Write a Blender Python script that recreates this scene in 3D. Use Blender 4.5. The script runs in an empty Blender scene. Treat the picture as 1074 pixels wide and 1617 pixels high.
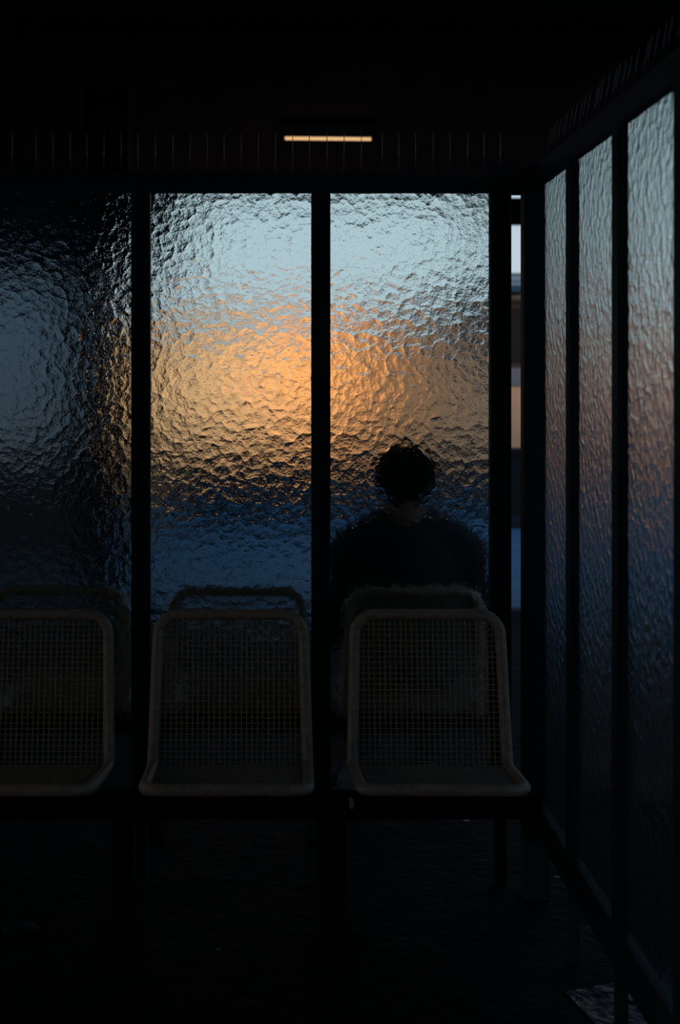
import bpy, bmesh, math, random
from mathutils import Vector, Matrix, Quaternion
from mathutils import noise as mnoise

scene = bpy.context.scene
C = scene.collection
random.seed(7)

# ------------------------------------------------------------------ camera
CAM_H = 1.46
cam_d = bpy.data.cameras.new('camera')
cam = bpy.data.objects.new('camera', cam_d)
C.objects.link(cam)
cam.location = (0, 0, CAM_H)
cam.rotation_euler = (math.pi / 2, 0, 0)
cam_d.sensor_fit = 'VERTICAL'
cam_d.sensor_height = 36.0
cam_d.sensor_width = 36.0 * 1074 / 1617
cam_d.lens = 2246 * 36.0 / 1617
cam_d.shift_x = (537 - 427) / 1617
cam_d.shift_y = -(808.5 - 609) / 1617
cam_d.clip_start = 0.05
cam_d.clip_end = 500
cam_d.dof.use_dof = True
cam_d.dof.focus_distance = 4.12
cam_d.dof.aperture_fstop = 3.2
scene.camera = cam

# ------------------------------------------------------------------ world: dusk sky, pale at the horizon, deep blue overhead
world = bpy.data.worlds.new('dusk_sky')
scene.world = world
world.use_nodes = True
nt = world.node_tree
for n in list(nt.nodes):
    nt.nodes.remove(n)
wo = nt.nodes.new('ShaderNodeOutputWorld')
bg = nt.nodes.new('ShaderNodeBackground')
tc = nt.nodes.new('ShaderNodeTexCoord')
sx = nt.nodes.new('ShaderNodeSeparateXYZ')
rp = nt.nodes.new('ShaderNodeValToRGB')
nt.links.new(tc.outputs['Generated'], sx.inputs[0])
nt.links.new(sx.outputs['Z'], rp.inputs[0])
nt.links.new(rp.outputs[0], bg.inputs[0])
nt.links.new(bg.outputs[0], wo.inputs[0])
cr = rp.color_ramp
cr.elements[0].position = 0.0
cr.elements[0].color = (0.55, 0.63, 0.71, 1)
cr.elements[1].position = 1.0
cr.elements[1].color = (0.030, 0.15, 0.40, 1)
for p, c in ((0.14, (0.50, 0.62, 0.71, 1)), (0.28, (0.27, 0.42, 0.58, 1)), (0.50, (0.09, 0.24, 0.52, 1))):
    e = cr.elements.new(p)
    e.color = c
bg.inputs[1].default_value = 1.0

scene.cycles.use_denoising = True
scene.cycles.sample_clamp_indirect = 8.0
vs = scene.view_settings
vs.view_transform = 'Standard'
vs.look = 'None'
vs.exposure = 0.0
vs.gamma = 1.0
vs.use_curve_mapping = False

# ------------------------------------------------------------------ materials
def material(name, col, rough=0.6, metal=0.0, spec=0.5, var=0.0, vscale=20.0, bump=0.0, bscale=80.0, bdist=0.002, rvar=0.0):
    m = bpy.data.materials.new(name)
    m.use_nodes = True
    t = m.node_tree
    b = t.nodes['Principled BSDF']
    b.inputs['Base Color'].default_value = (*col, 1)
    b.inputs['Roughness'].default_value = rough
    b.inputs['Metallic'].default_value = metal
    b.inputs['Specular IOR Level'].default_value = spec
    co = t.nodes.new('ShaderNodeTexCoord')
    if var > 0 or rvar > 0:
        n = t.nodes.new('ShaderNodeTexNoise')
        n.inputs['Scale'].default_value = vscale
        n.inputs['Detail'].default_value = 4
        t.links.new(co.outputs['Object'], n.inputs['Vector'])
        r = t.nodes.new('ShaderNodeValToRGB')
        r.color_ramp.elements[0].position = 0.3
        r.color_ramp.elements[1].position = 0.7
        r.color_ramp.elements[0].color = (*[c * (1 - var) for c in col], 1)
        r.color_ramp.elements[1].color = (*[min(1, c * (1 + var)) for c in col], 1)
        t.links.new(n.outputs[0], r.inputs[0])
        t.links.new(r.outputs[0], b.inputs['Base Color'])
        if rvar > 0:
            mr = t.nodes.new('ShaderNodeMapRange')
            mr.inputs['To Min'].default_value = max(0.02, rough - rvar)
            mr.inputs['To Max'].default_value = min(1, rough + rvar)
            mr.inputs['From Min'].default_value = 0.3
            mr.inputs['From Max'].default_value = 0.7
            t.links.new(n.outputs[0], mr.inputs[0])
            t.links.new(mr.outputs[0], b.inputs['Roughness'])
    if bump > 0:
        n2 = t.nodes.new('ShaderNodeTexNoise')
        n2.inputs['Scale'].default_value = bscale
        n2.inputs['Detail'].default_value = 3
        t.links.new(co.outputs['Object'], n2.inputs['Vector'])
        bp = t.nodes.new('ShaderNodeBump')
        bp.inputs['Strength'].default_value = bump
        bp.inputs['Distance'].default_value = bdist
        t.links.new(n2.outputs[0], bp.inputs['Height'])
        t.links.new(bp.outputs[0], b.inputs['Normal'])
    return m

def emissive(name, col, strength):
    m = bpy.data.materials.new(name)
    m.use_nodes = True
    t = m.node_tree
    b = t.nodes['Principled BSDF']
    b.inputs['Base Color'].default_value = (*col, 1)
    b.inputs['Emission Color'].default_value = (*col, 1)
    b.inputs['Emission Strength'].default_value = strength
    return m

GLASS_TINT = (0.92, 0.985, 0.965, 1)
def glass_material(name, relief):
    m = bpy.data.materials.new(name)
    m.use_nodes = True
    t = m.node_tree
    for n in list(t.nodes):
        t.nodes.remove(n)
    out = t.nodes.new('ShaderNodeOutputMaterial')
    g = t.nodes.new('ShaderNodeBsdfGlass')
    g.inputs['Color'].default_value = GLASS_TINT
    g.inputs['IOR'].default_value = 1.48
    g.inputs['Roughness'].default_value = 0.0
    t.links.new(g.outputs[0], out.inputs[0])
    if relief:
        geo = t.nodes.new('ShaderNodeNewGeometry')
        # wander of the pebbles
        wn = t.nodes.new('ShaderNodeTexNoise')
        wn.inputs['Scale'].default_value = 26
        wn.inputs['Detail'].default_value = 1
        t.links.new(geo.outputs['Position'], wn.inputs['Vector'])
        sub = t.nodes.new('ShaderNodeVectorMath'); sub.operation = 'SUBTRACT'
        sub.inputs[1].default_value = (0.5, 0.5, 0.5)
        t.links.new(wn.outputs['Color'], sub.inputs[0])
        scl = t.nodes.new('ShaderNodeVectorMath'); scl.operation = 'SCALE'
        scl.inputs['Scale'].default_value = 0.03
        t.links.new(sub.outputs[0], scl.inputs[0])
        add = t.nodes.new('ShaderNodeVectorMath'); add.operation = 'ADD'
        t.links.new(geo.outputs['Position'], add.inputs[0])
        t.links.new(scl.outputs[0], add.inputs[1])
        vo = t.nodes.new('ShaderNodeTexVoronoi')
        vo.feature = 'SMOOTH_F1'
        vo.inputs['Scale'].default_value = 41
        vo.inputs['Smoothness'].default_value = 0.35
        t.links.new(add.outputs[0], vo.inputs['Vector'])
        sq = t.nodes.new('ShaderNodeMath'); sq.operation = 'POWER'
        sq.inputs[1].default_value = 2.0
        t.links.new(vo.outputs['Distance'], sq.inputs[0])
        def lin(node_out, k, prev=None):
            mm = t.nodes.new('ShaderNodeMath'); mm.operation = 'MULTIPLY_ADD'
            mm.inputs[1].default_value = k
            mm.inputs[2].default_value = 0.0
            t.links.new(node_out, mm.inputs[0])
            if prev is not None:
                t.links.new(prev, mm.inputs[2])
            return mm.outputs[0]
        def noise_(scale, detail, rough=0.5):
            n = t.nodes.new('ShaderNodeTexNoise')
            n.inputs['Scale'].default_value = scale
            n.inputs['Detail'].default_value = detail
            n.inputs['Roughness'].default_value = rough
            t.links.new(geo.outputs['Position'], n.inputs['Vector'])
            return n.outputs[0]
        h = lin(sq.outputs[0], -RELIEF[0])
        h = lin(noise_(45, 0), RELIEF[1], h)
        h = lin(noise_(150, 2, 0.6), RELIEF[2], h)
        bp = t.nodes.new('ShaderNodeBump')
        bp.inputs['Strength'].default_value = 1.0
        bp.inputs['Distance'].default_value = 1.0
        t.links.new(h, bp.inputs['Height'])
        t.links.new(bp.outputs[0], g.inputs['Normal'])
    return m
RELIEF = (0.0014, 0.0005, 0.00084)

M = {}
M['frame'] = material('dark_painted_steel', (0.006, 0.008, 0.010), 0.6, 0, 0.2, var=0.25, vscale=40, bump=0.25, bscale=300, bdist=0.0004)
M['glass_relief'] = glass_material('hammered_glass', True)
M['glass_flat'] = glass_material('flat_glass', False)
M['seat'] = material('grey_brown_coated_wire', (0.26, 0.168, 0.113), 0.5, 0, 0.4, var=0.3, vscale=60, bump=0.3, bscale=400, bdist=0.0006)
M['dimmed_spike'] = material('dimmed_wire', (0.14, 0.145, 0.15), 0.6, 0.2)  # spike wire darkened so the right wall row looks dimly lit
M['spike'] = material('galvanised_wire', (0.42, 0.43, 0.44), 0.5, 0.2)
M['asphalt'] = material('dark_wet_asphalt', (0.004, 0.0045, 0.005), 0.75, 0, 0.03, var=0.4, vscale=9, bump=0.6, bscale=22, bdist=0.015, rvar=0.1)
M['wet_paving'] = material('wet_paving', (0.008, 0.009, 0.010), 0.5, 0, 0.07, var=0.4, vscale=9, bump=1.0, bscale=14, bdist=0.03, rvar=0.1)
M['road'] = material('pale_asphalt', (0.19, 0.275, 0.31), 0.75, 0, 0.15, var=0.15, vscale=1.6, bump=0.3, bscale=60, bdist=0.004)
M['kerb'] = material('dark_concrete', (0.03, 0.03, 0.032), 0.8, var=0.3, vscale=12)
M['roof'] = material('blackened_roof', (0.003, 0.003, 0.0034), 0.9, 0, 0.05, var=0.3, vscale=3)
M['black'] = material('black_metal', (0.0035, 0.0035, 0.004), 0.85, 0, 0.02)
M['render_wall'] = material('ochre_render', (0.60, 0.42, 0.28), 0.85, 0, 0.2, var=0.12, vscale=2.5, bump=0.3, bscale=40, bdist=0.004)
M['white'] = material('white_fascia', (0.95, 0.90, 0.78), 0.5, var=0.05, vscale=5)
M['green'] = material('green_trim', (0.03, 0.16, 0.11), 0.5)
M['soffit'] = material('dark_soffit', (0.035, 0.032, 0.03), 0.8)
M['dark_window'] = material('dark_window_glass', (0.006, 0.007, 0.009), 0.5, 0, 0.1)
M['dark_wall'] = material('dark_brick', (0.020, 0.015, 0.014), 0.85, var=0.3, vscale=6)
M['kiosk'] = material('charcoal_cladding', (0.005, 0.005, 0.0055), 0.95, 0, 0.03, var=0.2, vscale=4)
M['shutter'] = material('pale_grey_shutter', (0.66, 0.55, 0.47), 0.7, var=0.08, vscale=6)
M['brick_far'] = material('brown_brick', (0.62, 0.33, 0.20), 0.85, var=0.15, vscale=3)
M['brown_door'] = material('faded_brown_door', (0.50, 0.27, 0.18), 0.7, var=0.1, vscale=3)
M['blue_panel'] = material('slate_blue_panel', (0.10, 0.14, 0.20), 0.5)
M['skin'] = material('skin', (0.15, 0.082, 0.055), 0.75, 0, 0.2, var=0.08, vscale=30)
M['hair'] = material('black_brown_hair', (0.006, 0.005, 0.0045), 0.95, 0, 0.03, var=0.4, vscale=60, bump=0.6, bscale=120, bdist=0.004)
M['jacket'] = material('black_jacket_cloth', (0.010, 0.010, 0.012), 0.85, 0, 0.2, var=0.3, vscale=20, bump=0.4, bscale=40, bdist=0.008)
M['trousers'] = material('dark_denim', (0.014, 0.017, 0.026), 0.85, 0, 0.2, var=0.3, vscale=40)
M['shoe'] = material('black_leather', (0.012, 0.011, 0.010), 0.4)
M['eye_white'] = material('eye_white', (0.6, 0.58, 0.55), 0.2)
M['iris'] = material('brown_iris', (0.03, 0.015, 0.01), 0.2)
M['lip'] = material('lip', (0.32, 0.12, 0.10), 0.5)
M['paper'] = material('grey_paper', (0.30, 0.30, 0.29), 0.8, var=0.2, vscale=80)
M['plastic'] = material('dark_plastic', (0.006, 0.008, 0.010), 0.6, 0, 0.04)
M['tube'] = emissive('lit_fluorescent_tube', (1.0, 0.60, 0.27), 0.85)
M['lens'] = emissive('fill_lamp_lens', (1.0, 0.45, 0.10), 6.0)  # glow for the lenses of the added lamps

# ------------------------------------------------------------------ helpers
def link(name, me, parent=None, mat=None, smooth=False):
    o = bpy.data.objects.new(name, me)
    C.objects.link(o)
    if parent is not None:
        o.parent = parent
    if mat is not None and not me.materials:
        me.materials.append(mat)
    if smooth:
        for p in me.polygons:
            p.use_smooth = True
    return o

def tag(o, label=None, cat=None, group=None, kind=None):
    if label: o['label'] = label
    if cat: o['category'] = cat
    if group: o['group'] = group
    if kind: o['kind'] = kind
    return o

def empty(name, loc=(0, 0, 0), rz=0.0):
    o = bpy.data.objects.new(name, None)
    C.objects.link(o)
    o.location = loc
    o.rotation_euler = (0, 0, rz)
    o.empty_display_size = 0.1
    return o

def box_mesh(name, lo, hi, bevel=0.0):
    bm = bmesh.new()
    bmesh.ops.create_cube(bm, size=1.0)
    for v in bm.verts:
        v.co = Vector([lo[i] + (v.co[i] + 0.5) * (hi[i] - lo[i]) for i in range(3)])
    if bevel > 0:
        bmesh.ops.bevel(bm, geom=bm.edges[:], offset=bevel, segments=2, affect='EDGES', profile=0.7)
    bmesh.ops.recalc_face_normals(bm, faces=bm.faces)
    me = bpy.data.meshes.new(name)
    bm.to_mesh(me); bm.free()
    return me

def box(name, lo, hi, mat, parent=None, bevel=0.0):
    return link(name, box_mesh(name, lo, hi, bevel), parent, mat)

class MB:
    def __init__(self):
        self.v = []; self.f = []
    def tube(self, pts, radii, seg=8, closed=False, cap=True, up=None, rb=None):
        """sweep; radii scalar or list; rb second radius list for ellipses (along binormal)."""
        pts = [Vector(p) for p in pts]
        n = len(pts)
        if not hasattr(radii, '__len__'): radii = [radii] * n
        if rb is None: rb = radii
        elif not hasattr(rb, '__len__'): rb = [rb] * n
        base = len(self.v)
        nrm = None
        for i, p in enumerate(pts):
            if closed:
                t = pts[(i + 1) % n] - pts[i - 1]
            else:
                t = pts[min(i + 1, n - 1)] - pts[max(i - 1, 0)]
            t.normalize()
            if up is not None:
                a = Vector(up) - t * Vector(up).dot(t); a.normalize()
            elif nrm is None:
                ref = Vector((0, 0, 1)) if abs(t.z) < 0.9 else Vector((1, 0, 0))
                a = ref - t * ref.dot(t); a.normalize()
            else:
                a = nrm - t * nrm.dot(t); a.normalize()
            nrm = a
            b = t.cross(a)
            for k in range(seg):
                an = 2 * math.pi * k / seg
                self.v.append(p + a * (math.cos(an) * radii[i]) + b * (math.sin(an) * rb[i]))
        m = n if closed else n - 1
        for i in range(m):
            j = (i + 1) % n
            for k in range(seg):
                k2 = (k + 1) % seg
                self.f.append((base + i * seg + k, base + i * seg + k2, base + j * seg + k2, base + j * seg + k))
        if cap and not closed:
            self.f.append(tuple(base + k for k in reversed(range(seg))))
            self.f.append(tuple(base + (n - 1) * seg + k for k in range(seg)))
        return self
    def ell(self, c, r, seg=16, rings=10, rot=None):
        c = Vector(c)
        base = len(self.v)
        R = rot if rot is not None else Matrix.Identity(3)
        self.v.append(c + R @ Vector((0, 0, r[2])))
        for i in range(1, rings):
            th = math.pi * i / rings
            for k in range(seg):
                ph = 2 * math.pi * k / seg
                self.v.append(c + R @ Vector((r[0] * math.sin(th) * math.cos(ph), r[1] * math.sin(th) * math.sin(ph), r[2] * math.cos(th))))
        self.v.append(c + R @ Vector((0, 0, -r[2])))
        last = len(self.v) - 1
        for k in range(seg):
            self.f.append((base, base + 1 + k, base + 1 + (k + 1) % seg))
            self.f.append((last, base + 1 + (rings - 2) * seg + (k + 1) % seg, base + 1 + (rings - 2) * seg + k))
        for i in range(rings - 2):
            for k in range(seg):
                a = base + 1 + i * seg + k; b = base + 1 + i * seg + (k + 1) % seg
                self.f.append((a, a + seg, b + seg, b))
        return self
    def capsule(self, pts, radii, seg=14, rb=None, up=None):
        self.tube(pts, radii, seg, rb=rb, up=up)
        for p, i in ((pts[0], 0), (pts[-1], -1)):
            r = radii[i] if hasattr(radii, '__len__') else radii
            self.ell(p, (r, r, r), seg, 8)
        return self
    def mesh(self, name):
        me = bpy.data.meshes.new(name)
        me.from_pydata([tuple(v) for v in self.v], [], self.f)
        me.update()
        bm = bmesh.new(); bm.from_mesh(me)
        bmesh.ops.recalc_face_normals(bm, faces=bm.faces)
        bm.to_mesh(me); bm.free()
        return me
    def build(self, name, mat, parent=None, smooth=True):
        return link(name, self.mesh(name), parent, mat, smooth)

def fused(name, mb, mat, parent, voxel, smooth_iter=6, push=None):
    """overlapping closed shells fused into one continuous skin."""
    me = mb.mesh(name + '_raw')
    o = bpy.data.objects.new(name + '_raw', me)
    C.objects.link(o)
    r = o.modifiers.new('remesh', 'REMESH'); r.mode = 'VOXEL'; r.voxel_size = voxel; r.use_smooth_shade = True
    s = o.modifiers.new('smooth', 'SMOOTH'); s.factor = 0.5; s.iterations = smooth_iter
    dg = bpy.context.evaluated_depsgraph_get()
    new = bpy.data.meshes.new_from_object(o.evaluated_get(dg))
    bpy.data.objects.remove(o); bpy.data.meshes.remove(me)
    new.name = name
    new.materials.clear(); new.materials.append(mat)
    if push:
        for v in new.vertices:
            v.co = push(v.co, v.normal)
    for p in new.polygons: p.use_smooth = True
    return link(name, new, parent)

# ------------------------------------------------------------------ ground
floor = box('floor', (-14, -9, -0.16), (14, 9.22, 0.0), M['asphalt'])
tag(floor, 'dark asphalt platform under the shelter', kind='structure')
edge = []
for k in range(40):
    edge.append((14 - k * 0.334, 3.50 + 0.07 * mnoise.noise((k * 0.9, 1.3, 0)) + 0.03 * mnoise.noise((k * 2.7, 5.3, 0))))
for k in range(60):
    edge.append((0.725 + 0.10 * mnoise.noise((3.1, k * 0.45, 0.7)) + 0.05 * mnoise.noise((8.1, k * 1.7, 0.7)), 3.42 - k * 0.2))
edge.append((14, edge[-1][1]))
bm = bmesh.new()
lo_ = [bm.verts.new((x, y, 0.0005)) for x, y in edge]; hi_ = [bm.verts.new((x, y, 0.003)) for x, y in edge]
bm.faces.new(hi_); bm.faces.new(list(reversed(lo_)))
for k in range(len(edge)):
    bm.faces.new((lo_[k], lo_[(k + 1) % len(edge)], hi_[(k + 1) % len(edge)], hi_[k]))
bmesh.ops.triangulate(bm, faces=bm.faces[:])
bmesh.ops.recalc_face_normals(bm, faces=bm.faces)
me = bpy.data.meshes.new('paving'); bm.to_mesh(me); bm.free()
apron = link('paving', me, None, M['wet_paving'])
tag(apron, 'wet uneven paving outside the right wall of the shelter', kind='structure')
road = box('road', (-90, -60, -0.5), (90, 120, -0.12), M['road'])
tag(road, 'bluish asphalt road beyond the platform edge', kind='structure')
kerb = empty('kerb', (0, 9.3, -0.12)); tag(kerb, 'row of dark kerb stones at the platform edge', kind='structure')
km = box_mesh('kerb_stone', (-0.495, -0.075, -0.03), (0.495, 0.075, 0.125), 0.012)
for i in range(-9, 10):
    link('kerb_stone', km, kerb, M['kerb']).location = (i * 1.0 + 0.2, 0, 0)

# ------------------------------------------------------------------ platform roof
RZ = 3.2; RX1 = 2.50; RY1 = 12.65
roof = empty('ceiling', (0, 0, RZ)); tag(roof, 'dark flat platform roof', kind='structure')
box('roof_deck', (-11, -6.2, 0), (RX1, RY1, 0.14), M['roof'], roof)
bmsh = box_mesh('roof_beam', (-11, -0.06, -0.16), (RX1 - 0.35, 0.06, 0.0), 0.008)
for y in (-4.5, -1.0, 2.5, 7.0):
    link('roof_beam', bmsh, roof, M['roof']).location = (0, y, 0)
colm = box_mesh('column_shaft', (-0.13, -0.10, 0), (0.13, 0.10, RZ - 0.001), 0.015)
colb = box_mesh('column_foot', (-0.18, -0.15, 0), (0.18, 0.15, 0.03), 0.006)
for (x, y, lab) in ((-0.96, 8.4, 'dark steel roof column standing behind the leftmost pane'),):
    c = empty('roof_column', (x, y, 0)); tag(c, lab, 'column')
    link('shaft', colm, c, M['roof']); link('base_plate', colb, c, M['black'])

# lit tube under the roof, seen through the spikes
ty = 9.33; tz = 3.08
tl = empty('tube_lamp', (0.38, ty, RZ)); tag(tl, 'lit warm fluorescent tube lamp hanging under the platform roof', 'lamp')
tl.rotation_euler = (0, math.radians(0.8), math.radians(-1.5))
MB().tube([(-0.282, 0, tz - RZ), (0.282, 0, tz - RZ)], 0.0110, 12).build('tube', M['tube'], tl)
for s in (-1, 1):
    MB().tube([(s * 0.284, 0, tz - RZ), (s * 0.30, 0, tz - RZ)], 0.015, 12).build('end_cap', M['black'], tl)
    box('bracket', (s * 0.30 - 0.008, -0.012, tz - RZ - 0.016), (s * 0.30 + 0.008, 0.012, 0.0), M['black'], tl)
box('batten', (-0.31, -0.014, -0.03), (0.31, 0.014, 0.0), M['black'], tl, 0.004)

# hanging sign at the roof edge, seen in the slit
hs = empty('hanging_sign', (2.0, 12.45, RZ)); tag(hs, 'dark blank signboard hanging from the roof edge, seen through the narrow gap', 'sign')
box('board', (-0.30, -0.03, -0.335), (0.40, 0.03, -0.10), M['black'], hs, 0.006)
for s in (-0.24, 0.08):
    MB().tube([(s, 0, -0.10), (s, 0, 0.0)], 0.006, 8).build('hanger', M['black'], hs)

# unseen wall added behind the camera to keep light out
rear = box('wall_rear_blocker', (-4.2, -2.6, 0), (3.2, -2.4, RZ), M['dark_wall'])
tag(rear, 'dark unseen wall added behind the camera to block light', kind='structure')

# ------------------------------------------------------------------ shelter: glazed back wall
YB = 4.13           # camera-side face of the back wall frame
GT = 2.023; GB = 0.277; RB = 0.205; RT = 2.083
def bx(px, y=YB): return (px - 427) / 2246 * y
posts = [(-78, -48), (207, 237), (492, 522), (775, 808)]
posts = [(-363, -333)] + posts
wb = empty('wall_back', (0, YB, 0)); tag(wb, 'glazed shelter wall of hammered panes in dark frames', kind='structure')
def pane_mesh(name, w, h, th=0.006):
    me = box_mesh(name, (-w / 2, 0, -h / 2), (w / 2, th, h / 2))
    me.materials.append(M['glass_relief']); me.materials.append(M['glass_flat'])
    for p in me.polygons:
        p.material_index = 0 if p.normal.y < -0.5 else 1
    return me
for (a, b) in posts:
    xa, xb = bx(a), bx(b)
    box('mullion', (xa, 0, RB), (xb, 0.045, RT), M['frame'], wb, 0.003)
    if a > -100 and a != 207 and a != 492:
        pass
    box('foot', ((xa + xb) / 2 - 0.018, 0.012, 0.0), ((xa + xb) / 2 + 0.018, 0.048, RB), M['frame'], wb, 0.003)
for i in range(len(posts) - 1):
    x0, x1 = bx(posts[i][1]), bx(posts[i + 1][0])
    box('top_rail', (x0, 0, GT), (x1, 0.045, RT), M['frame'], wb, 0.003)
    box('bottom_rail', (x0, 0, RB), (x1, 0.045, GB), M['frame'], wb, 0.003)
    w = x1 - x0; h = GT - GB
    p = link('pane', pane_mesh('pane', w + 0.012, h + 0.012), wb)
    p.location = ((x0 + x1) / 2, 0.027, (GT + GB) / 2)
xe = bx(posts[-1][1])
box('corner_rail', (xe, 0, GT - 0.005), (0.80, 0.045, RT), M['frame'], wb, 0.003)

# ------------------------------------------------------------------ shelter: glazed right wall
XR = 0.752; XG = 0.772
wr = empty('wall_right', (XR, 0, 0)); tag(wr, 'glazed right side wall of the shelter receding toward the camera', kind='structure')
ys = [4.03, 3.568, 3.08, 2.60, 2.12, 1.64]
PW = 0.056
box('corner_post', (0.7193 - XR, 4.03, 0.0), (0.04, 4.09, RT), M['frame'], wr, 0.003)
for i, y in enumerate(ys[1:]):
    box('mullion', (0, y, RB - 0.02), (0.03, y + PW, RT), M['frame'], wr, 0.003)
    box('foot', (0.003, y + 0.01, 0.0), (0.027, y + PW - 0.01, RB - 0.02), M['frame'], wr, 0.003)
for i in range(len(ys) - 1):
    y1 = ys[i]; y0 = ys[i + 1] + PW
    box('top_rail', (0, y0, GT + 0.004), (0.03, y1, RT), M['frame'], wr, 0.003)
    box('bottom_rail', (0, y0, RB - 0.02), (0.03, y1, GB), M['frame'], wr, 0.003)
    me = pane_mesh('pane', (y1 - y0) + 0.012, GT - GB + 0.016)
    p = link('pane', me, wr)
    p.location = (XG - XR, (y0 + y1) / 2, (GT + GB) / 2 + 0.002)
    p.rotation_euler = (0, 0, -math.pi / 2)
    # relief looks into the shelter

# ------------------------------------------------------------------ bird spikes on the rails
spk_dimmed = MB().tube([(0, 0, 0), (0, 0, 1.0)], 0.0010, 6).mesh('dimmed_spike')
spk = MB().tube([(0, 0, 0), (0, 0, 1.0)], 0.0010, 6).mesh('spike')
def spike_strip(xs_px, label):
    xs = [bx(p, YB + 0.03) for p in xs_px]
    x0 = min(xs) - 0.02; x1 = max(xs) + 0.02
    e = empty('bird_spike_strip', ((x0 + x1) / 2, YB + 0.03, RT)); tag(e, label, 'bird spikes', 'bird spike strips on the shelter rails')
    ox = (x0 + x1) / 2
    box('base_strip', (x0 - ox, -0.012, 0.0), (x1 - ox, 0.012, 0.004), M['frame'], e, 0.001)
    for x in xs:
        s = link('spike', spk, e, M['spike'], True)
        s.location = (x - ox, random.uniform(-0.006, 0.006), 0.003)
        s.scale = (1, 1, 0.113 + random.uniform(-0.001, 0.001))
        s.rotation_euler = (random.uniform(-0.03, 0.03), random.uniform(-0.02, 0.02), 0)
spike_strip([-8, 19], 'short strip of thin steel bird spikes on the rail above the leftmost pane')
spike_strip([58, 84, 111, 137, 164, 192, 218, 245, 273, 300, 328, 354, 381, 408, 434.5, 462, 489, 516.5, 543, 570],
            'long strip of thin steel bird spikes on the rail before the lit tube')
spike_strip([603, 630, 656.5, 684, 711, 738, 765, 790], 'strip of eight thin steel bird spikes on the back rail right of the lit tube')
n_s = 0
for (ya, n, lab) in ((3.98, 20, 'strip of slanting steel bird spikes on the right wall rail, nearest the corner'),
                     (2.98, 16, 'strip of slanting steel bird spikes on the right wall rail, nearest the camera')):
    e = empty('bird_spike_strip', (XR + 0.015, ya - n * 0.0245, RT)); tag(e, lab, 'bird spikes', 'bird spike strips on the shelter rails')
    box('base_strip', (-0.012, -n * 0.0245, 0), (0.012, n * 0.0245, 0.004), M['frame'], e, 0.001)
    for k in range(n):
        s = link('spike', spk_dimmed, e, M['dimmed_spike'], True)
        s.location = (random.uniform(-0.004, 0.004), n * 0.0245 - (k + 0.5) * 0.049, 0.003)
        s.scale = (0.8, 0.8, 0.092)
        s.rotation_euler = (0, 0.17 + random.uniform(-0.02, 0.02), 0)

# ------------------------------------------------------------------ wire seats
RIM = 0.0155
P0 = Vector((0.235, 0.827)); P1 = Vector((0.160, 0.428)); P2 = Vector((-0.205, 0.4655))   # (depth, height) of top, bend, front; origin at beam
def profile():
    """arc-length table of the bent shell: list of (s, depth, height)"""
    r = 0.022
    d1 = (P0 - P1).normalized(); d2 = (P2 - P1).normalized()
    ang = math.acos(max(-1, min(1, d1.dot(d2))))
    tl_ = r / math.tan(ang / 2)
    a = P1 + d1 * tl_; b = P1 + d2 * tl_
    cdir = (d1 + d2).normalized(); cen = P1 + cdir * (r / math.sin(ang / 2))
    pts = [P0, a]
    a0 = math.atan2(a.y - cen.y, a.x - cen.x); a1 = math.atan2(b.y - cen.y, b.x - cen.x)
    da = a1 - a0
    while da > math.pi: da -= 2 * math.pi
    while da < -math.pi: da += 2 * math.pi
    for k in range(1, 8):
        an = a0 + da * k / 8
        pts.append(Vector((cen.x + r * math.cos(an), cen.y + r * math.sin(an))))
    pts += [b, P2]
    s = [0.0]
    for i in range(1, len(pts)): s.append(s[-1] + (pts[i] - pts[i - 1]).length)
    return s, pts
PS, PP = profile()
LEN = PS[-1]
def at_s(s):
    for i in range(1, len(PS)):
        if s <= PS[i] or i == len(PS) - 1:
            t = (s - PS[i - 1]) / (PS[i] - PS[i - 1])
            return PP[i - 1].lerp(PP[i], t)
SB = PS[1] + 0.015    # bend position along the shell
def half_w(s):
    if s < SB: return 0.199 + (0.2105 - 0.199) * s / SB
    return 0.2105 + (0.203 - 0.2105) * (s - SB) / (LEN - SB)
RT_C, RF_C = 0.055, 0.045
def clip_w(s, hw):
    """half width of the rounded outline at s"""
    if s < RT_C: return hw - RT_C + math.sqrt(max(0, RT_C ** 2 - (RT_C - s) ** 2))
    if s > LEN - RF_C:
        q = RF_C - (LEN - s)
        return hw - RF_C + math.sqrt(max(0, RF_C ** 2 - q ** 2))
    return hw
BEAMY, BEAMZ = 3.70, 0.40
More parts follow.
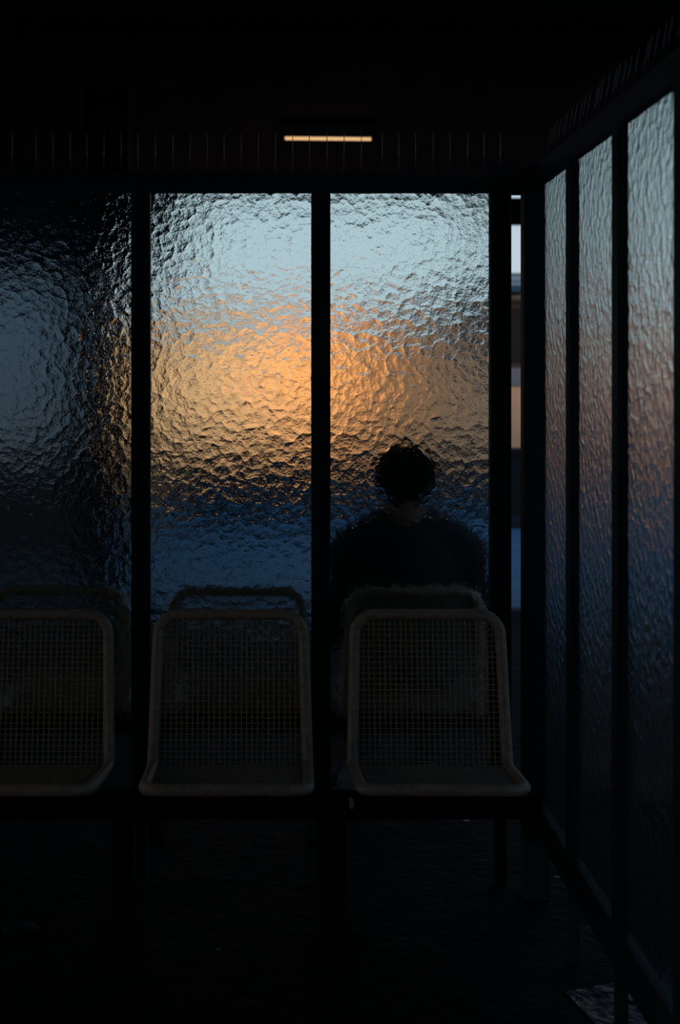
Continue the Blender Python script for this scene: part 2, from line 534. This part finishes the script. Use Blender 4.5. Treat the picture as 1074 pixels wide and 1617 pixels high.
def seat_meshes():
    rim = MB()
    ss = []
    N = 10
    for k in range(N + 1): ss.append(RT_C * (1 - math.cos(math.pi / 2 * k / N)))
    ss += [0.12, 0.2, 0.28, PS[1]] + PS[2:-2] + [PS[-2], PS[-2] + 0.1, PS[-2] + 0.2]
    for k in range(N + 1): ss.append(LEN - RF_C + RF_C * math.sin(math.pi / 2 * k / N))
    ss = sorted(set(round(v, 5) for v in ss))
    loop = []
    for s in ss:
        p = at_s(s); w = clip_w(s, half_w(s)); loop.append((w, p.x, p.y))
    for s in reversed(ss):
        p = at_s(s); w = clip_w(s, half_w(s)); loop.append((-w, p.x, p.y))
    # keep the straight ends from repeating points
    clean = []
    for q in loop:
        if not clean or (Vector(q) - Vector(clean[-1])).length > 1e-3: clean.append(q)
    rim.tube([(x, y, z - BEAMZ) for x, y, z in clean], RIM, 10, closed=True)
    wires = MB()
    step = 0.0148
    n = int(0.2 / step)
    for i in range(-n, n + 1):
        x = i * step
        s0 = 0.0; s1 = LEN
        while clip_w(s0, half_w(s0)) < abs(x) and s0 < 0.2: s0 += 0.003
        while clip_w(s1, half_w(s1)) < abs(x) and s1 > LEN - 0.2: s1 -= 0.003
        sl = [s0] + [q for q in PS if s0 < q < s1] + [s1]
        pts = []
        for s in sl:
            p = at_s(s); pts.append((x, p.x, p.y - BEAMZ))
        wires.tube(pts, 0.00155, 4, up=(1, 0, 0))
    s = 0.012
    while s < LEN - 0.006:
        p = at_s(s); w = clip_w(s, half_w(s))
        q = at_s(min(LEN, s + 0.002)); tdir = (q - p).normalized(); nrm = Vector((-tdir.y, tdir.x))
        off = -0.0028
        wires.tube([(-w, p.x + nrm.x * off, p.y + nrm.y * off - BEAMZ), (w, p.x + nrm.x * off, p.y + nrm.y * off - BEAMZ)], 0.00155, 4)
        s += step
    return rim.mesh('seat_rim'), wires.mesh('seat_wire')
RIM_ME, WIRE_ME = seat_meshes()
for me in (RIM_ME,):
    for p in me.polygons: p.use_smooth = True
# bracket under the pan: saddle plate standing on the beam
zb = at_s(LEN - 0.19).y - BEAMZ
BR_ME = box_mesh('bracket', (-0.02, -0.10, 0.0), (0.02, 0.05, zb - 0.004), 0.002)
def make_seat(x, label, far=False):
    e = empty('wire_seat', (x, BEAMY, BEAMZ))
    if far:
        e.location.y = 4.39 + (3.935 - BEAMY)
        e.rotation_euler.z = math.pi
    tag(e, label, 'seat', 'wire seats of the far row' if far else 'wire seats of the near row')
    link('rim', RIM_ME, e, M['seat'])
    w = link('wire_mesh', WIRE_ME, e, M['seat']); w['kind'] = 'stuff'
    for sx_ in (-0.12, 0.12):
        link('bracket', BR_ME, e, M['black']).location.x = sx_
    return e
make_seat(-0.648, 'brown-grey wire seat of the near row cut off by the left edge of the picture')
s2 = make_seat(-0.109, 'brown-grey wire seat of the near row between the other two near seats')
s3 = make_seat(0.4305, 'brown-grey wire seat of the near row beside the right wall')
s3.rotation_euler.z = math.radians(-0.8)
make_seat(-0.651, 'wire seat behind the leftmost pane, facing away', True)
make_seat(-0.10, 'empty wire seat behind the middle pane, facing away', True)
make_seat(0.4457, 'wire seat behind the glass that the person sits on', True)
def seat_beam(y, label):
    e = empty('seat_beam', (-0.1, y, 0)); tag(e, label, 'bench frame', 'bench frames carrying the wire seats')
    box('beam', (-0.83, -0.03, BEAMZ - 0.06), (0.80, 0.03, BEAMZ), M['black'], e, 0.004)
    for x in (-0.285, 0.27):
        box('leg', (x - 0.025, -0.025, 0.012), (x + 0.025, 0.025, BEAMZ - 0.06), M['black'], e, 0.004)
        box('foot_plate', (x - 0.05, -0.10, 0.0), (x + 0.05, 0.10, 0.012), M['black'], e, 0.003)
seat_beam(BEAMY, 'black steel beam on two legs under the near row of wire seats')
seat_beam(4.39 + (3.935 - BEAMY), 'black steel beam on two legs under the far row of wire seats')

# ------------------------------------------------------------------ person on the far seat, seen from behind
def build_person():
    X = 0.442
    root = empty('person', (X, 4.66, 0.0))
    tag(root, 'person in a black jacket sitting behind the glass with their back turned', 'person')
    def P(x, y, z): return (x, y - 4.66, z)          # x relative to the middle of the body
    HX = -0.004
    body = MB()
    def torso(mb, g=0.0):
        # pelvis to neck, leaning a little forward
        st = [((0, 4.585, 0.545), 0.165, 0.125), ((0, 4.575, 0.62), 0.160, 0.118), ((0, 4.578, 0.71), 0.152, 0.108),
              ((0, 4.588, 0.80), 0.165, 0.112), ((0, 4.60, 0.88), 0.172, 0.108), ((0, 4.612, 0.945), 0.150, 0.090), ((0, 4.622, 0.985), 0.095, 0.070)]
        mb.tube([P(*s[0]) for s in st], [s[1] + g for s in st], 24, rb=[s[2] + g for s in st], up=(1, 0, 0))
        for sg in (-1, 1):     # trapezius and shoulder caps
            mb.tube([P(sg * 0.03, 4.625, 1.005), P(sg * 0.10, 4.612, 0.965), P(sg * 0.165, 4.605, 0.925)], [0.045 + g, 0.050 + g, 0.058 + g], 14)
            mb.ell(P(sg * 0.185, 4.605, 0.905), (0.064 + g, 0.066 + g, 0.064 + g))
    torso(body)
    arms = {}
    for sg in (-1, 1):
        sh = P(sg * 0.190, 4.605, 0.900); el = P(sg * 0.232, 4.635, 0.665); wr_ = P(sg * 0.115, 4.835, 0.640)
        arms[sg] = (sh, el, wr_)
        body.capsule([sh, tuple((Vector(sh) * 0.5 + Vector(el) * 0.5)), el], [0.052, 0.047, 0.040])
        body.capsule([el, tuple((Vector(el) * 0.6 + Vector(wr_) * 0.4)), wr_], [0.040, 0.038, 0.026])
        # palm and five fingers resting on the thigh
        w = Vector(wr_); d = Vector((-sg * 0.25, 0.95, -0.12)).normalized(); sd = Vector((sg * 0.95, 0.25, 0.0)).normalized(); dn = Vector((0, 0, -1))
        palm_end = w + d * 0.085
        body.tube([w, w + d * 0.04, palm_end], [0.024, 0.040, 0.040], 14, rb=[0.018, 0.015, 0.013], up=tuple(sd))
        for k, (o, L) in enumerate(((0.031, 0.060), (0.010, 0.073), (-0.011, 0.078), (-0.031, 0.070))):
            b0 = palm_end + sd * o - d * 0.008
            b1 = b0 + d * (L * 0.45) + dn * 0.004
            b2 = b1 + d * (L * 0.32) + dn * 0.014
            b3 = b2 + d * (L * 0.18) + dn * 0.014
            body.capsule([b0, b1, b2, b3], [0.0080, 0.0076, 0.0070, 0.0062], 10)
        t0 = w + d * 0.025 - sd * 0.030; t1 = t0 - sd * 0.028 + d * 0.030; t2 = t1 - sd * 0.010 + d * 0.028 + dn * 0.008
        body.capsule([t0, t1, t2], [0.013, 0.0105, 0.0085], 10)
        hip = P(sg * 0.095, 4.60, 0.545); kn = P(sg * 0.13, 5.03, 0.525); an = P(sg * 0.13, 5.05, 0.105)
        body.capsule([hip, tuple(Vector(hip) * 0.5 + Vector(kn) * 0.5), kn], [0.085, 0.075, 0.056])
        body.capsule([kn, tuple(Vector(kn) * 0.65 + Vector(an) * 0.35), an], [0.054, 0.052, 0.036])
        body.capsule([an, P(sg * 0.14, 5.10, 0.06), P(sg * 0.15, 5.22, 0.045)], [0.038, 0.036, 0.028])
    # neck
    body.tube([P(0, 4.618, 0.965), P(0, 4.606, 1.02), P(HX, 4.600, 1.085)], [0.066, 0.058, 0.057], 16)
    # head: cranium, face, jaw, nose, ears
    hc = Vector(P(HX, 4.612, 1.167))
    body.ell(hc + Vector((0, -0.008, 0.012)), (0.074, 0.090, 0.083), 22, 14)
    body.ell(hc + Vector((0, 0.028, -0.035)), (0.060, 0.062, 0.075), 20, 12)
    body.ell(hc + Vector((0, 0.048, -0.082)), (0.042, 0.040, 0.030), 16, 10)
    body.tube([hc + Vector((0, 0.082, 0.012)), hc + Vector((0, 0.102, -0.022)), hc + Vector((0, 0.094, -0.034))], [0.009, 0.013, 0.015], 10)
    body.ell(hc + Vector((0, 0.078, 0.030)), (0.050, 0.014, 0.010), 14, 8)
    for sg in (-1, 1):
        body.ell(hc + Vector((sg * 0.078, -0.002, -0.020)), (0.010, 0.019, 0.032), 12, 8)
        body.ell(hc + Vector((sg * 0.040, 0.066, -0.028)), (0.020, 0.020, 0.016), 12, 8)
    b = fused('body', body, M['skin'], root, 0.0048, 3)
    # hair: a ragged cap over crown, sides and nape
    hair = MB()
    hair.ell(hc + Vector((0, -0.014, 0.020)), (0.104, 0.108, 0.092), 24, 16)
    hair.ell(hc + Vector((0, -0.040, -0.025)), (0.088, 0.070, 0.066), 20, 12)
    hair.ell(hc + Vector((0.010, 0.03, 0.062)), (0.062, 0.060, 0.042), 16, 10)
    for k in range(46):
        a = random.uniform(0, 2 * math.pi); el_ = random.uniform(-0.35, 1.4)
        if math.sin(a) > 0.5 and el_ < 0.45: continue
        n = Vector((math.cos(a) * math.cos(el_), math.sin(a) * math.cos(el_), math.sin(el_)))
        c = hc + Vector((0, -0.014, 0.018)) + Vector((n.x * 0.083, n.y * 0.096, n.z * 0.082))
        hair.ell(c, (0.018, 0.018, 0.016), 8, 6)
    hn = fused('hair', hair, M['hair'], root, 0.0075, 3,
               push=lambda co, nr: co + nr * (mnoise.noise(co * 60) * 0.006))
    # trim hair off the face: keep what lies above/behind the hairline
    bm = bmesh.new(); bm.from_mesh(hn.data)
    kill = [v for v in bm.verts if (v.co.y - hc.y) > 0.040 and (v.co.z - hc.z) < 0.045]
    bmesh.ops.delete(bm, geom=kill, context='VERTS')
    bm.to_mesh(hn.data); bm.free()
    # eyes and mouth (face looks away from the camera)
    for sg in (-1, 1):
        ey = MB().ell(hc + Vector((sg * 0.030, 0.071, 0.008)), (0.012, 0.012, 0.0075), 12, 8).build('eye', M['eye_white'], root)
        MB().ell(hc + Vector((sg * 0.030, 0.0815, 0.008)), (0.0055, 0.003, 0.0055), 10, 6).build('iris', M['iris'], ey)
        MB().tube([hc + Vector((sg * 0.014, 0.088, 0.030)), hc + Vector((sg * 0.030, 0.088, 0.034)), hc + Vector((sg * 0.046, 0.077, 0.029))], [0.003, 0.0035, 0.002], 8).build('eyebrow', M['hair'], root)
    MB().tube([hc + Vector((-0.024, 0.074, -0.058)), hc + Vector((0, 0.090, -0.056)), hc + Vector((0.024, 0.074, -0.058))], [0.003, 0.008, 0.003], 10).build('mouth', M['lip'], root)
    # jacket
    jk = MB()
    torso(jk, 0.022)
    for sg in (-1, 1):
        sh, el, wr_ = arms[sg]
        jk.capsule([sh, tuple(Vector(sh) * 0.5 + Vector(el) * 0.5), el], [0.080, 0.071, 0.060])
        jk.tube([el, tuple(Vector(el) * 0.6 + Vector(wr_) * 0.4), tuple(Vector(wr_) * 0.96 + Vector(el) * 0.04)], [0.060, 0.055, 0.042], 14)
        jk.ell(el, (0.060, 0.060, 0.060))
    jk.tube([P(0, 4.615, 0.975), P(0, 4.609, 1.005), P(0, 4.606, 1.026)], [0.088, 0.078, 0.072], 20)
    fused('jacket', jk, M['jacket'], root, 0.009, 5,
          push=lambda co, nr: co + nr * (mnoise.noise(co * 14) * 0.007 + mnoise.noise(co * 35) * 0.003))
    # trousers
    tr = MB()
    tr.ell(P(0, 4.605, 0.555), (0.185, 0.14, 0.09))
    for sg in (-1, 1):
        hip = P(sg * 0.095, 4.60, 0.548); kn = P(sg * 0.13, 5.03, 0.525); an = P(sg * 0.13, 5.045, 0.13)
        tr.capsule([hip, tuple(Vector(hip) * 0.5 + Vector(kn) * 0.5), kn], [0.088, 0.082, 0.070])
        tr.tube([kn, tuple(Vector(kn) * 0.6 + Vector(an) * 0.4), an], [0.070, 0.066, 0.058], 16)
    fused('trousers', tr, M['trousers'], root, 0.010, 4)
    for sg in (-1, 1):
        sh_ = MB()
        sh_.capsule([P(sg * 0.13, 5.02, 0.058), P(sg * 0.138, 5.12, 0.055), P(sg * 0.148, 5.235, 0.048)], [0.046, 0.046, 0.038])
        sh_.capsule([P(sg * 0.13, 5.04, 0.06), P(sg * 0.13, 5.045, 0.12)], [0.048, 0.050])
        o = fused('shoe', sh_, M['shoe'], root, 0.008, 4)
        so = box('sole', P(sg * 0.14 - 0.046, 4.98, 0.0), P(sg * 0.14 + 0.046, 5.275, 0.022), M['shoe'], o, 0.009)
build_person()

# ------------------------------------------------------------------ the far side of the road
FY = 20.0
fb = empty('station_building', (0.9, FY, -0.12)); tag(fb, 'low ochre building across the road under a white-edged canopy', 'building')
ox = 0.9; zz = 0.12
def fbx(name, lo, hi, mat, parent=None, bev=0.0):
    return box(name, (lo[0] - ox, lo[1] - FY, lo[2] + zz), (hi[0] - ox, hi[1] - FY, hi[2] + zz), mat, parent or fb, bev)
fbx('wall', (-1.85, FY, -0.12), (2.5, FY + 5, 2.30), M['render_wall'])
fbx('wall', (2.5, FY, -0.12), (4.3, FY + 5, 2.72), M['render_wall'])
fbx('canopy_roof', (-2.4, 17.05, 2.18), (2.50, FY + 5.1, 2.32), M['soffit'])
fs2 = fbx('fascia', (-2.4, 17.0, 2.22), (2.50, 17.05, 2.34), M['white'])
o = fbx('trim_strip', (-2.4, 16.985, 2.325), (2.50, 17.0, 2.345), M['green']); o.parent = fs2
fbx('gutter', (-2.4, 16.99, 2.165), (2.5, 17.06, 2.215), M['blue_panel'])
fbx('canopy_roof', (2.50, 17.05, 2.60), (3.9, FY + 5.1, 2.78), M['soffit'])
fs = fbx('fascia', (2.48, 17.0, 2.66), (3.92, 17.05, 2.80), M['white'])
def fsub(name, lo, hi, mat):
    o = fbx(name, lo, hi, mat); o.parent = fs; return o
fsub('trim_strip', (2.48, 16.985, 2.785), (3.92, 17.0, 2.805), M['green'])
fsub('trim_strip', (2.48, 16.985, 2.70), (3.92, 17.0, 2.712), M['green'])
fbx('gutter', (2.5, 16.99, 2.585), (3.9, 17.06, 2.655), M['blue_panel'])
def window(x0, x1, z0, z1):
    w = fbx('window', (x0, FY - 0.03, z0), (x1, FY, z1), M['dark_window'])
    for (a, b, c, d) in ((x0, x0 + 0.05, z0, z1), (x1 - 0.05, x1, z0, z1), (x0, x1, z0, z0 + 0.05), (x0, x1, z1 - 0.05, z1)):
        o = fbx('window_frame', (a, FY - 0.05, c), (b, FY - 0.02, d), M['soffit']); o.parent = w
window(2.75, 3.85, 1.72, 2.595)
fbx('sill_panel', (2.75, FY - 0.04, 1.46), (3.85, FY, 1.70), M['blue_panel'])
for x, zt in ((-2.25, 2.18), (3.7, 2.60)):
    MB().tube([(x - ox, 17.2 - FY, 0), (x - ox, 17.2 - FY, zt + zz)], 0.05, 12).build('canopy_post', M['soffit'], fb)

def add_fill_light(x, y, z, ztop, power, col, tilt, label):  # unseen lamps added to give the far wall its warm glow
    e = empty('fill_light', (x, y, z)); tag(e, label, 'lamp', 'fill lamps added under the canopy opposite')
    hm = MB().tube([(0, -0.10, 0.02), (0, -0.08, 0.02), (0, 0.0, 0.0), (0, 0.03, -0.01)], [0.03, 0.05, 0.075, 0.085], 16)
    hm.build('housing', M['black'], e)
    MB().tube([(0, 0.031, -0.010), (0, 0.034, -0.011)], 0.075, 16).build('lens', M['lens'], e)
    MB().tube([(0, -0.03, 0.04), (0, -0.03, ztop - z)], 0.012, 8).build('stem', M['black'], e)
    ld = bpy.data.lights.new('fill_light_beam', 'SPOT')
    ld.energy = power; ld.color = col; ld.spot_size = math.radians(135); ld.spot_blend = 1.0; ld.shadow_soft_size = 0.06
    lo = bpy.data.objects.new('fill_light_beam', ld); C.objects.link(lo)
    lo.parent = e; lo.location = (0, 0.10, -0.02)
    lo.rotation_euler = (math.radians(90 - tilt), 0, 0)
add_fill_light(0.60, 18.85, 2.0, 2.178, 115, (1.0, 0.44, 0.13), 6, 'added orange floodlight under the opposite canopy, nearest its middle')
add_fill_light(-0.75, 18.2, 2.0, 2.178, 165, (1.0, 0.77, 0.56), 10, 'added paler floodlight under the opposite canopy, at its left half')
add_fill_light(3.3, 17.7, 2.42, 2.598, 75, (1.0, 0.78, 0.66), 22, 'added dim floodlight under the taller right end of the opposite canopy')

lw = empty('low_wall', (1.0, 16.3, -0.12)); tag(lw, 'low dark wall along the far side of the road', 'wall')
box('wall', (-2.35, 0, 0), (2.75, 0.22, 0.79), M['dark_wall'], lw)
box('coping', (-2.35, -0.03, 0.79), (2.75, 0.25, 0.86), M['dark_wall'], lw, 0.01)
fk = box('far_kerb', (-1.3, 15.7, -0.12), (11.8, 16.25, -0.02), M['kerb'], None, 0.01)
tag(fk, 'raised kerb at the foot of the low wall across the road', 'kerb')

# charcoal kiosk at the left with a pale shutter
ki = empty('kiosk', (-4.6, 15.2, -0.12)); tag(ki, 'tall charcoal kiosk with a pale shutter across the road at left', 'kiosk')
box('body', (-3.0, 0, 0), (3.10, 1.5, 2.96), M['kiosk'], ki)
box('upper_storey', (-3.0, -0.12, 2.96), (3.62, 1.5, 6.6), M['kiosk'], ki)
sh = empty('shutter', (0, 0, 0)); sh.parent = ki
slat = box_mesh('slat', (0.90, -0.055, 0.004), (2.42, 0.0, 0.176), 0.008)
for k in range(10):
    o = link('slat', slat, sh, M['shutter']); o.location.z = 0.88 + k * 0.18
box('counter', (0.7, -0.30, 0.78), (2.6, 0.0, 0.85), M['kiosk'], ki, 0.01)
box('roof_edge', (-3.1, -0.22, 6.6), (3.72, 1.55, 6.75), M['kiosk'], ki)

cb = MB()  # dark form added to hide the bright road behind the left pane
prof = [(-0.30, 0), (-0.30, 0.08), (-0.17, 0.30), (-0.10, 0.84), (0.10, 0.84), (0.17, 0.30), (0.30, 0.08), (0.30, 0)]
cb.v = [Vector((x, a, z)) for x in (-1.1, 1.1) for a, z in prof]
cb.f = [tuple(range(8)), tuple(reversed(range(8, 16)))] + [(k, (k + 1) % 8, 8 + (k + 1) % 8, 8 + k) for k in range(8)]
o = cb.build('darkening_barrier', M['kerb'], None, False); o.location = (-2.22, 11.5, -0.12)
tag(o, 'low dark tapered barrier before the kiosk, added to darken the left pane', 'barrier')

# brown garage row further off, right
gr = empty('garage_row', (12, 30.0, -0.12)); tag(gr, 'low brown brick garage row far behind, seen through the right wall', 'garage')
box('wall', (-7.6, 0, 0), (14, 4, 2.65), M['brick_far'], gr)
box('roof', (-7.7, -0.1, 2.65), (14.1, 4.2, 2.75), M['soffit'], gr)
for k in range(6):
    d_ = box('garage_door', (-6.9 + k * 3.2, -0.04, 0.02), (-4.5 + k * 3.2, 0.0, 1.8), M['brown_door'], gr)

# long brown boundary wall along the right, lit by added fill lamps
bw = empty('boundary_wall', (12, 12, -0.12)); tag(bw, 'long brown boundary wall at right, blurred behind the right side panes', 'wall')
box('wall', (0, -16, 0), (0.25, 16.9, 2.45), M['brick_far'], bw)
box('coping', (-0.06, -16, 2.45), (0.31, 16.9, 2.55), M['soffit'], bw, 0.01)
for k in range(8):
    box('pier', (-0.10, -15.5 + k * 4.4, 0), (0.0, -15.1 + k * 4.4, 2.45), M['brick_far'], bw)
def fill_post_lamp(x, y, power, label, rz=0.0):  # made-up post lamps that warm the brown wall and garages
    e = empty('fill_post_lamp', (x, y, -0.12), rz); tag(e, label, 'fill lamp', 'fill lamps added before the brown walls')
    MB().tube([(0, 0, 0), (0, 0, 2.7), (0.03, 0, 2.85), (0.14, 0, 2.92)], [0.045, 0.035, 0.03, 0.03], 12).build('post', M['black'], e)
    MB().tube([(0.10, 0, 2.93), (0.2, 0, 2.90), (0.26, 0, 2.87)], [0.04, 0.09, 0.10], 14).build('hood', M['black'], e)
    MB().tube([(0.262, 0, 2.868), (0.266, 0, 2.866)], 0.085, 14).build('lens', M['lens'], e)
    ld = bpy.data.lights.new('fill_post_beam', 'SPOT')
    ld.energy = power; ld.color = (1.0, 0.56, 0.30); ld.spot_size = math.radians(140); ld.spot_blend = 1.0; ld.shadow_soft_size = 0.06
    lo = bpy.data.objects.new('fill_post_beam', ld); C.objects.link(lo)
    lo.parent = e; lo.location = (0.33, 0, 2.84); lo.rotation_euler = (0, math.radians(-65), 0)
fill_post_lamp(9.6, 7.0, 130, 'added fill lamp on a post before the boundary wall, nearest the shelter')
fill_post_lamp(9.6, 15.0, 130, 'added fill lamp on a post before the middle of the boundary wall')
fill_post_lamp(9.6, 23.0, 160, 'added fill lamp on a post before the far end of the boundary wall')

fill_post_lamp(6.6, 27.2, 260, 'added fill lamp on a post before the garage row, nearest the ochre building', math.pi / 2)
fill_post_lamp(10.2, 27.2, 260, 'added fill lamp on a post before the garage row, nearest the boundary wall', math.pi / 2)

# ------------------------------------------------------------------ litter on the ground
def scrap(px, py, size, label, h=0.0, d=None):
    dd = d if d else CAM_H * 2246 / (py - 609)
    x = (px - 427) / 2246 * dd; z = CAM_H - (py - 609) / 2246 * dd
    bm = bmesh.new()
    n = 9
    top = []; bot = []
    for k in range(n):
        a = 2 * math.pi * k / n
        r = size * random.uniform(0.55, 1.0)
        p = Vector((math.cos(a) * r, math.sin(a) * r * 0.6, random.uniform(0.0, size * 0.35)))
        top.append(bm.verts.new(p + Vector((0, 0, 0.0012)))); bot.append(bm.verts.new(p))
    bm.faces.new(top); bm.faces.new(list(reversed(bot)))
    for k in range(n):
        bm.faces.new((bot[k], bot[(k + 1) % n], top[(k + 1) % n], top[k]))
    me = bpy.data.meshes.new('paper_scrap'); bm.to_mesh(me); bm.free()
    o = link('paper_scrap', me, None, M['paper']); o.location = (x, dd, max(0.0005, z))
    tag(o, label, 'litter', 'paper scraps on the platform')
scrap(770, 1295, 0.011, 'small crumpled paper scrap on the ground below the right near seat')
scrap(736, 1297, 0.012, 'flat paper scrap on the ground left of the crumpled one')
scrap(880, 1386, 0.009, 'tiny paper scrap on the ground near the right wall')
scrap(344, 1500, 0.007, 'tiny paper scrap on the dark floor in front of the middle seat')

lid = empty('cup_lid', ((33 - 427) / 2246 * 3.81, 3.81, 0.0)); tag(lid, 'dark plastic cup lid lying on the floor at lower left', 'litter')
MB().tube([(0.046 * math.cos(a), 0.046 * math.sin(a), 0.004) for a in [2 * math.pi * k / 28 for k in range(28)]], 0.004, 8, closed=True).build('lip', M['plastic'], lid)
MB().tube([(0, 0, 0.002), (0, 0, 0.008), (0, 0, 0.011)], [0.044, 0.042, 0.034], 28).build('dome', M['plastic'], lid)

st = MB()
st.v = [Vector(p) for p in ((-0.005, 0, 0.018), (0.003, 0, 0.010), (0.0075, 0, -0.004), (0.002, 0, -0.018), (-0.004, 0, -0.010), (-0.0065, 0, 0.004))]
st.v += [v + Vector((0, -0.0012, 0)) for v in st.v]
st.f = [tuple(range(6)), tuple(reversed(range(6, 12)))] + [(k, (k + 1) % 6, 6 + (k + 1) % 6, 6 + k) for k in range(6)]
o = st.build('torn_sticker', M['paper'], None, False); o.location = ((555 - 427) / 2246 * 3.67, BEAMY - 0.0302, 0.383)
tag(o, 'torn pale sticker on the beam left of the right near seat', 'sticker')
